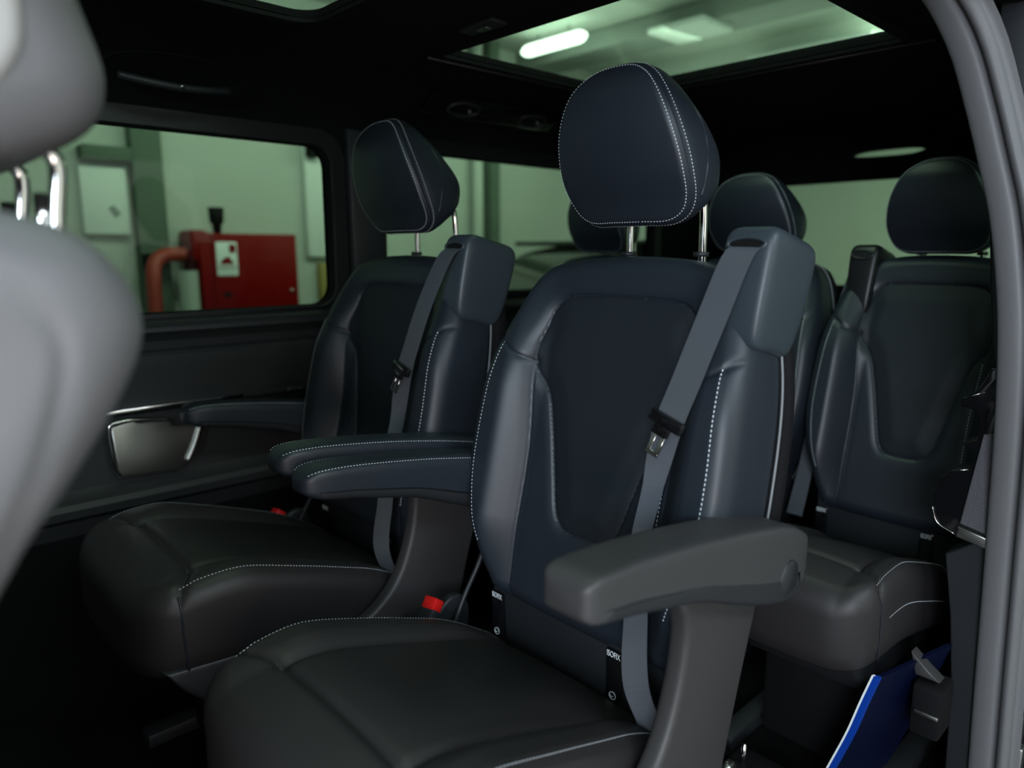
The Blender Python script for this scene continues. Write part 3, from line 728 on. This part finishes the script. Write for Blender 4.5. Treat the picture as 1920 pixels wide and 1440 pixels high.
tag(seal, 'grey rubber weather seal curving round the rear edge of the door opening', 'door seal')
struct(prism('trim_7', [(-0.375, 1.47), (-0.366, 1.22), (-0.352, 1.08), (-0.330, 0.90), (-0.322, 0.865), (-0.318, 0.55), (-0.364, 0.513), (-0.345, 0.40), (-0.330, 0.26), (-0.320, 0.0), (-0.25, 0.0), (-0.262, 0.9), (-0.30, 1.2), (-0.33, 1.47)], 0, -1.50, -1.435, PLA, None, 0.004))
tr8 = struct(prism('trim_8', [(-0.325, 0.865), (-0.334, 0.84), (-0.349, 0.813), (-0.367, 0.804), (-0.365, 0.791), (-0.341, 0.788), (-0.332, 0.77), (-0.335, 0.736), (-0.355, 0.725), (-0.348, 0.717), (-0.334, 0.712), (-0.339, 0.681), (-0.368, 0.672), (-0.382, 0.659), (-0.392, 0.619), (-0.390, 0.588), (-0.378, 0.566), (-0.347, 0.553), (-0.29, 0.55), (-0.29, 0.865)], 0, -1.50, -1.43, GLO, None, 0.004))
prism('speaker_weave', [(-0.324, 0.748), (-0.290, 0.757), (-0.290, 0.569), (-0.344, 0.580)], 0, -1.432, -1.424, FAB, tr8, 0.003)
prism('satin_band', [(-0.345, 0.576), (-0.290, 0.566), (-0.290, 0.545), (-0.347, 0.556)], 0, -1.434, -1.418, SAT, tr8, 0.004)
tube('chrome_line', np.array([(-1.429, -0.368, 0.6725), (-1.429, -0.340, 0.681)]), 0.0014, CHR, tr8, 6)
tube('chrome_line', cr([(-1.429, -0.3915, 0.600), (-1.429, -0.380, 0.571), (-1.429, -0.350, 0.557)], 12), 0.0012, CHR, tr8, 6)
tube('chrome_line', np.array([(-1.429, -0.366, 0.8045), (-1.429, -0.330, 0.822)]), 0.0008, CHR, tr8, 6)
# outer jamb of the body behind the seal
jb = struct(prism('door_1', [(-0.262, -0.05), (-0.262, 0.9), (-0.30, 1.2), (-0.35, 1.40), (-0.385, 1.47), (-0.30, 1.47), (-0.22, 1.32), (-0.13, 0.95), (-0.12, -0.05)], 0, -1.56, -1.46, BODY))
V, F = tube_geo([(-1.462, -0.225, 0.292), (-1.452, -0.225, 0.292)], [0.032, 0.030], 28); mesh_obj('jamb_buffer', V, F, WHI, jb)
V, F = tube_geo([(-1.453, -0.225, 0.292), (-1.446, -0.225, 0.292)], [0.022, 0.019], 24); mesh_obj('buffer_cap', V, F, SAT, jb)
prism('jamb_glint', [(-0.338, 1.355), (-0.318, 1.32), (-0.300, 1.20), (-0.285, 1.10), (-0.262, 1.10), (-0.285, 1.25), (-0.312, 1.365)], 0, -1.462, -1.444, SAT, jb, 0.004)  # reflections in the body paint, built as satin slivers
prism('jamb_glint', [(-0.340, 1.44), (-0.300, 1.34), (-0.288, 1.34), (-0.328, 1.44)], 0, -1.462, -1.444, SAT, jb, 0.003)
for (y_, z_, s_) in ((-0.238, 0.405, .012), (-0.236, 0.21, .02), (-0.232, 0.15, .022), (-0.246, 0.36, .010)):
    box('jamb_bracket', (-1.462, y_-s_, z_-s_*1.6), (-1.448, y_+s_, z_+s_*1.6), SAT, jb, 0.004)

# ------------------------------------------------------------------ headliner fittings
h = empty('grab_handle', (-0.62, -1.755, 1.44)); tag(h, 'black folding grab handle in an oval recess above the far front window', 'handle')
V, F = tube_geo(cr([(0.12, 0.0, -0.008), (0.06, .018, -0.018), (0, .024, -0.022), (-0.07, .018, -0.018), (-0.12, 0.0, -0.008)], 24), 0.0085, 12); mesh_obj('grip', V, F, PLA, h)
t = np.linspace(0, 2*PI, 40); rp = np.stack([0.15*np.cos(t), 0.012+0.052*np.sin(t)*.7, 0.012+0.040*np.sin(t)*.7], 1)
tube('recess_rim', rp, 0.0025, DRK, h, 8)
V, F = tube_geo([(0.0, 0.030, -0.020), (0.0, 0.034, -0.024)], 0.005, 12); mesh_obj('hook', V, F, SAT, h)
c_ = empty('overhead_console', (-1.52, -1.70, 1.475)); tag(c_, 'slim black overhead panel with vents above the far rear window', 'console')
c_.rotation_euler = (math.radians(28), 0, 0)
box('console_body', (-0.27, -0.045, -0.010), (0.25, 0.045, 0.006), GLO, c_, 0.006)
for x_ in (0.12, -0.16):
    tt = np.linspace(0, 2*PI, 26); tube('vent_ring', np.stack([x_+.055*np.cos(tt), .028*np.sin(tt), np.full(26, -.012)], 1), 0.004, PLA, c_, 8)
    V, F = tube_geo([(x_-.02, 0, -.012), (x_-.02, 0, -.019)], 0.005, 10); mesh_obj('vent_knob', V, F, SAT, c_)
d_ = empty('dome_lamp', (-1.07, -1.23, 1.53)); tag(d_, 'small switched-off ceiling lamp between the two roof windows', 'lamp')
box('lamp_body', (-0.022, -0.055, -0.008), (0.022, 0.055, 0.002), PLA, d_, 0.004)
box('lamp_lens', (-0.008, -0.012, -0.012), (0.008, 0.02, -0.006), SAT, d_, 0.003)
r_ = empty('rear_lens', (-2.915, -1.075, 1.420)); tag(r_, 'long slim clear lens above the tailgate window, garage light showing through', 'lens')
prism('lens', [(a*.92, b*1.15) for a, b in LENS], 0, -0.01, 0.004, GLS, r_)
rim = np.stack([np.full(36, 0.017), LENS[:, 0]*.92, LENS[:, 1]*1.15], 1); tube('lens_rim', np.vstack([rim, rim[:1]]), 0.003, PLA, r_, 6)

# ------------------------------------------------------------------ front seat, blurred at the left edge
fs = empty('front_seat', (0.05, -0.765, 0.0)); tag(fs, 'grey-lit front seat at the left edge seen from behind, largest and closest', 'car seat')
def side_frame(cx, yc, half):
    def f(x, z, d): return np.stack([x-0.05+0*d, yc+half+d+0*x, z+0*d], 1)
    return f
fo = cr([(0.05, 1.075), (-0.03, 1.088), (-0.085, 1.085), (-0.125, 1.070), (-0.148, 1.045), (-0.158, 1.015), (-0.152, 0.985), (-0.130, 0.945), (-0.102, 0.905), (-0.070, 0.862), (-0.035, 0.80), (0.0, 0.70), (0.02, 0.55), (0.02, 0.40), (0.12, 0.32), (0.24, 0.36), (0.24, 0.55), (0.20, 0.80), (0.13, 1.0)], 360, True)
cs = corner_idx(fo, [(0.03, 0.40), (0.24, 0.36), (0.09, 1.05), (-0.13, 1.065)])
LF = cr([(-0.06, 1.05), (-0.098, 1.01), (-0.085, 0.94), (-0.045, 0.85), (0.03, 0.68), (0.08, 0.45)], 60)
def h_f(x, z):
    Q = np.stack([x, z], 1); q = seg_dist(Q, LF); return 0.006*np.exp(-(q/.07)**2)-0.003*np.exp(-(q/.006)**2)
wall = [(0, .05), (0, .25), (0, .5), (0, .75), (0.004, .93), (0.02, 1.0)]
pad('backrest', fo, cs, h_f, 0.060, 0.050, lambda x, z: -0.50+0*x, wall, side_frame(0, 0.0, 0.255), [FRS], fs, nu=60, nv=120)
ho = cr([(-0.128, 1.345), (-0.150, 1.30), (-0.170, 1.245), (-0.182, 1.20), (-0.176, 1.168), (-0.160, 1.149), (-0.135, 1.135), (-0.105, 1.126), (-0.06, 1.130), (-0.03, 1.16), (-0.025, 1.22), (-0.04, 1.31), (-0.07, 1.355), (-0.10, 1.362)], 240, True)
cs = corner_idx(ho, [(-0.165, 1.152), (-0.045, 1.14), (-0.055, 1.335), (-0.130, 1.342)])
wall = [(0, .08), (0, .3), (0, .7), (0, .92), (0.02, 1.0)]
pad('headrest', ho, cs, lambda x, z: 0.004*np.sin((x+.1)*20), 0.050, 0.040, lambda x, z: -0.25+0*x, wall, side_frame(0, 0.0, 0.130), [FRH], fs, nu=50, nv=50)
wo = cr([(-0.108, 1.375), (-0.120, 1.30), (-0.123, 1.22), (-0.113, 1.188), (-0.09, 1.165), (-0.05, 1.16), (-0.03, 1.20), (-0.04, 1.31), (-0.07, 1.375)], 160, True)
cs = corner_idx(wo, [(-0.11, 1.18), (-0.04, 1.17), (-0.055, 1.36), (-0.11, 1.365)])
o = pad('headrest_wing', wo, cs, lambda x, z: 0.0*x, 0.012, 0.010, lambda x, z: -0.26+0*x, [(0, .02), (0, .5), (0, .97), (0.01, 1.0)], side_frame(0, 0.0, 0.136), [mat('lit_front_leather', (0.42, 0.41, 0.39), 0.5)], fs, nu=30, nv=40)  # windscreen light on the wing put into a paler material
o['label'] = 'front wing of the headrest, paled as if lit from the windscreen'
for yy in (0.052, -0.098):
    p = cr([(-0.198, yy, 1.03), (-0.197, yy, 1.08), (-0.202, yy, 1.125), (-0.198, yy, 1.140), (-0.178, yy, 1.150), (-0.14, yy, 1.16)], 24)
    q = tube('headrest_post', p+np.array([0.002, 0, 0]), 0.0068, CHR, fs, 16)
    V, F = tube_geo([(-0.186, yy-.004, 1.06), (-0.186, yy-.004, 1.108)], 0.0055, 12); mesh_obj('post_sleeve', V, F, CHR, q)
box('seat_base', (-0.02, -0.24, 0.0), (0.45, 0.24, 0.36), DRK, fs, 0.03)

# ------------------------------------------------------------------ blue folder and fittings under the rear seat
E1 = cr([(-1.25, -0.402, 0.328), (-1.25, -0.418, 0.27), (-1.25, -0.436, 0.20), (-1.25, -0.462, 0.118), (-1.25, -0.49, 0.03)], 20)
def slab(name, E, w0, w1, th, m_, parent=None, dz=0.0):
    D_ = np.array([-1.0, 0.34, 0.10+dz]); D_ /= np.linalg.norm(D_); rings = []
    for p in E:
        a = p+D_*w0; b = p+D_*w1; t_ = np.array([0, th, 0]); rings.append(np.array([a, b, b+t_, a+t_]))
    o = loft(name, rings, m_, parent); o.data.set_sharp_from_angle(angle=math.radians(40)); return o
bf = slab('blue_folder', E1, 0.006, 0.19, 0.008, BLUD); tag(bf, 'blue glossy folder standing on edge under the rear-row seat by the pillar', 'folder')
q = slab('folder_spine', E1+np.array([0.0, -0.001, 0.0]), -0.002, 0.006, 0.009, BLUE, bf); q['label'] = 'bright blue spine'
slab('page_edge', E1+np.array([0.001, -0.0045, 0.001]), -0.001, 0.004, 0.0035, WHI, bf)
ft = empty('seat_mounting', (-1.22, -0.62, 0.0)); tag(ft, 'exposed steel levers and bolts of the rear seat foot beside the blue folder', 'seat mechanism')
for p in ([(0.0, -.03, .02), (0.02, -.045, .12)], [(0.0, .0, .02), (0.01, .005, .10)]): tube('lever', np.array(p), 0.005, CHR, ft, 8)
for yy in (-.01, .035):
    V, F = tube_geo([(0.03, yy, .055), (0.055, yy, .055)], 0.011, 16); mesh_obj('bolt', V, F, SAT, ft)
box('bracket', (-.05, -.03, .0), (.03, .10, .05), DRK, ft, 0.006)
box('brace', (-.02, .07, .055), (.02, .13, .065), SAT, ft, 0.003)
fl = empty('floor_latch', (-1.35, -0.335, 0.25)); tag(fl, 'black floor latch with a bright bar beside the pillar foot', 'latch')
box('latch_body', (-.05, -.03, -.05), (.02, .02, .05), DRK, fl, 0.008)
box('latch_bar', (.02, -.022, -.004), (.028, .018, .004), SAT, fl, 0.002)
prism('latch_flap', [(-.04, .10), (-.01, .075), (.01, .06), (-.03, .06)], 0, -.02, .01, PLW, fl, 0.003)

# ------------------------------------------------------------------ the garage outside
struct(box('wall_far_garage', (-9.2, -4.95, -0.45), (4.0, -4.8, 2.85), WALL))
struct(box('wall_rear_garage', (-9.3, -4.95, -0.45), (-9.1, 4.0, 2.85), WALL))
struct(box('wall_near_garage', (-9.2, 3.9, -0.45), (4.2, 4.05, 2.85), WALL))
struct(box('wall_front_garage', (4.0, -4.95, -0.45), (4.15, 4.0, 2.85), WALL))
struct(box('floor_garage', (-9.3, -4.95, -0.55), (4.0, 4.0, -0.45), CONC))
gc = struct(box('ceiling_garage', (-9.3, -4.95, 2.75), (4.0, 4.0, 2.9), CEIL))
for x_, wd in ((-3.1, .35), (-5.9, .35), (-0.2, .35)):
    struct(box('trim_9', (x_-wd/2, -4.8, 2.50), (x_+wd/2, 4.0, 2.76), CEIL))
def tubelamp(name, a, b, label, r=0.045, grp='garage tube lamps'):
    a, b = np.array(a), np.array(b); e = empty(name, tuple((a+b)/2)); c = (a+b)/2; tag(e, label, 'lamp')
    P = cr([a-c, (a+b)/2-c, b-c], 20); rr = np.full(20, r); rr[0] = rr[-1] = r*.4; rr[1] = rr[-2] = r*.85
    tube('lit_diffuser', P, rr, TUBE, e, 14)
    d = (b-a)/np.linalg.norm(b-a); s = np.array([-d[1], d[0], 0])*.05
    for t in (.25, .75):
        p = a+(b-a)*t-c; tube('hanger', np.array([p, p+[0, 0, .10]]), .008, DUCT, e, 6)
    return e
tubelamp('tube_lamp', (-4.25, -4.40, 2.62), (-4.25, -3.74, 2.62), 'glowing white tube lamp seen through the roof window')
def thing(o, label, cat, group=None): return tag(o, label, cat, group)
thing(box('ceiling_duct', (-4.9, -4.8, 2.60), (-4.55, -1.6, 2.74), DUCT, None, 0.01), 'grey-green duct running along the garage ceiling beside the lit tube', 'duct')
thing(box('ceiling_panel', (-4.78, -3.30, 2.56), (-4.40, -2.85, 2.60), PALE, None, 0.01), 'pale rectangular panel on the garage ceiling above the headrest', 'panel')
thing(box('ceiling_tray', (-6.2, -3.15, 2.52), (-5.5, -2.2, 2.58), PALE, None, 0.01), 'large pale tray at the rear of the garage ceiling', 'panel')
col1 = thing(box('garage_column', (-1.545, -4.80, -0.45), (-1.375, -4.70, 2.75), COL, None, 0.01), 'dark green column left of the red cabinet', 'column')
thing(box('wall_beam', (-1.372, -4.8, 1.575), (-1.11, -4.68, 1.655), COL, None, 0.01), 'short dark beam meeting the column', 'beam')
nb = thing(box('notice_board', (-1.345, -4.8, 1.16), (-1.10, -4.74, 1.54), PALE, None, 0.008), 'pale upright board left of the dark column', 'board')
prism('board_mark', [(-1.26, 1.33), (-1.30, 1.28), (-1.27, 1.26), (-1.235, 1.31)], 1, -4.742, -4.732, DUCT, nb)
tag(prism('wall_box', [(-1.42, 0.96), (-1.42, 1.05), (-1.375, 1.05), (-1.375, 0.96)], 1, -4.7, -4.64, DRK, None, 0.01), 'tiny black switch box low on the green column', 'switch box')
cab = empty('hydrant_cabinet', (-1.965, -4.65, 0.70)); tag(cab, 'bright red steel hydrant cabinet on the garage wall', 'cabinet')
box('cabinet_body', (-0.315, -.15, -.015), (0.315, .145, .472), REDB, cab, 0.012)
box('cabinet_door', (-0.305, .145, -.005), (0.245, .158, .458), REDB, cab, 0.006)
box('hose_housing', (0.25, -.10, .30), (0.36, .14, .49), REDB, cab, 0.03)
lb = box('sticker', (.095, .158, .215), (.225, .162, .420), WHI, cab, 0.002); lb['label'] = 'white sticker with a red fire-hose sign'
prism('red_symbol', [(.115, .285), (.205, .285), (.190, .315), (.150, .335), (.130, .300)][::-1], 1, .162, .165, REDB, lb)
box('red_square', (.105, .162, .355), (.145, .165, .405), REDB, lb)
box('sticker_line', (.105, .162, .262), (.215, .165, .268), REDB, lb)
V, F = tube_geo([(-.255, .158, .11), (-.255, .170, .11)], .012, 12); mesh_obj('door_lock', V, F, SAT, cab)
prism('vent_mark', [(.13, .10), (.18, .12), (.20, .09), (.17, .08)], 1, .158, .161, DRK, cab)
V, F = tube_geo([(.165, 0.05, .47), (.165, .05, .53), (.165, .05, .54), (.165, .05, .63)], [.022, .030, .042, .048], 18); o = mesh_obj('black_beacon', V, F, DRK, cab)
rp_ = tube('red_pipe', cr([(-1.60, -4.60, 1.045), (-1.52, -4.60, 1.045), (-1.45, -4.60, 1.03), (-1.405, -4.58, 0.98), (-1.39, -4.56, 0.90), (-1.385, -4.55, 0.7), (-1.385, -4.55, 0.2), (-1.385, -4.55, -0.45)], 50), 0.042, mat('dull_red_paint', (0.36, 0.035, 0.02), 0.5), None, 16)
tag(rp_, 'dull red elbow pipe running into the left of the cabinet', 'pipe')
tag(tube('grey_pipe', np.array([(-1.55, -4.45, -0.45), (-1.55, -4.45, 0.95)]), 0.055, DUCT, None, 16), 'vertical grey pipe between the red pipe and cabinet', 'pipe')
thing(box('pale_cupboard', (-3.0, -4.795, 1.02), (-2.49, -4.74, 1.80), PALE, None, 0.02), 'pale wall unit right of the red cabinet, at the window corner', 'wall unit')
thing(box('sensor_head', (-2.58, -4.745, 1.70), (-2.49, -4.66, 1.83), DRK, None, 0.02), 'small dark lamp head at the top right of the front window', 'lamp')
thing(box('ochre_box', (-2.80, -4.8, 0.72), (-2.57, -4.74, 0.98), OCH, None, 0.01), 'ochre patch-like box low on the wall right of the cabinet', 'box')
tag(tube('white_downpipe', np.array([(-4.04, -4.72, -0.45), (-4.04, -4.72, 2.75)]), 0.045, WALL, None, 16), 'pale vertical pipe beside a green column, seen in the rear side window', 'pipe')
thing(box('garage_column', (-4.24, -4.8, -0.45), (-4.14, -4.66, 2.75), COL, None, 0.01), 'slim green column behind the far middle-row headrest gap', 'column')

def car(name, x0, y0, label, paint, flip=1):
    """parked saloon: x0 = nose, body towards -x*flip"""
    e = empty(name, (x0, y0, -0.45)); tag(e, label, 'car', 'parked cars')
    st = [(0.0, .45, .70, .55), (.10, .28, .80, .72), (.5, .20, .88, .86), (1.2, .18, .95, .90), (1.9, .18, .98, .91), (3.0, .18, .99, .92), (3.9, .20, .97, .90), (4.3, .25, .92, .80), (4.45, .40, .80, .65)]
    rings = []
    for x, zb, zt, hw in st:
        s = sellipse(36, hw, (zt-zb)/2, 4.5); rings.append(np.stack([np.full(36, -x*flip), s[:, 0], (zt+zb)/2+s[:, 1]], 1))
    R = np.array(rings); S = np.array([cr(R[:, j], 50) for j in range(36)]).transpose(1, 0, 2); loft('car_body', list(S), paint, e)
    st = [(1.15, .95, .80), (1.75, 1.30, .72), (2.1, 1.42, .68), (2.8, 1.44, .68), (3.4, 1.33, .70), (4.0, 1.0, .78)]
    rings = []
    for x, zt, hw in st:
        s = sellipse(28, hw, (zt-.80)/2, 4.0); rings.append(np.stack([np.full(28, -x*flip), s[:, 0], (zt+.80)/2+s[:, 1]], 1))
    R = np.array(rings); S = np.array([cr(R[:, j], 34) for j in range(28)]).transpose(1, 0, 2); loft('greenhouse', list(S), GLO, e)
    box('roof_skin', (min(-2.0*flip, -2.9*flip), -.62, 1.425), (max(-2.0*flip, -2.9*flip), .62, 1.455), paint, e, 0.01)
    for x in (.85, 3.6):
        for y in (-.80, .80):
            V, F = tube_geo([(-x*flip, y-.1, .31), (-x*flip, y+.1, .31)], .31, 24); wh = mesh_obj('wheel', V, F, DRK, e)
            V, F = tube_geo([(-x*flip, y-.105, .31), (-x*flip, y+.105, .31)], .20, 18); mesh_obj('rim', V, F, SAT, wh)
    for y in (-.62, .62): box('headlamp', (-.16*flip-.05, y-.16, .60), (-.16*flip+.10, y+.16, .72), PALE, e, 0.03)
    return e
c1 = car('parked_car', -1.85, -3.45, 'dark parked car with pale reflections, seen low through the rear side window', CARB)
car('parked_car', -8.95, -1.55, 'dark parked car behind the van, only its roof above the seats in the tailgate window', CARB, -1)
c1.scale = (1, 1, 1.09)
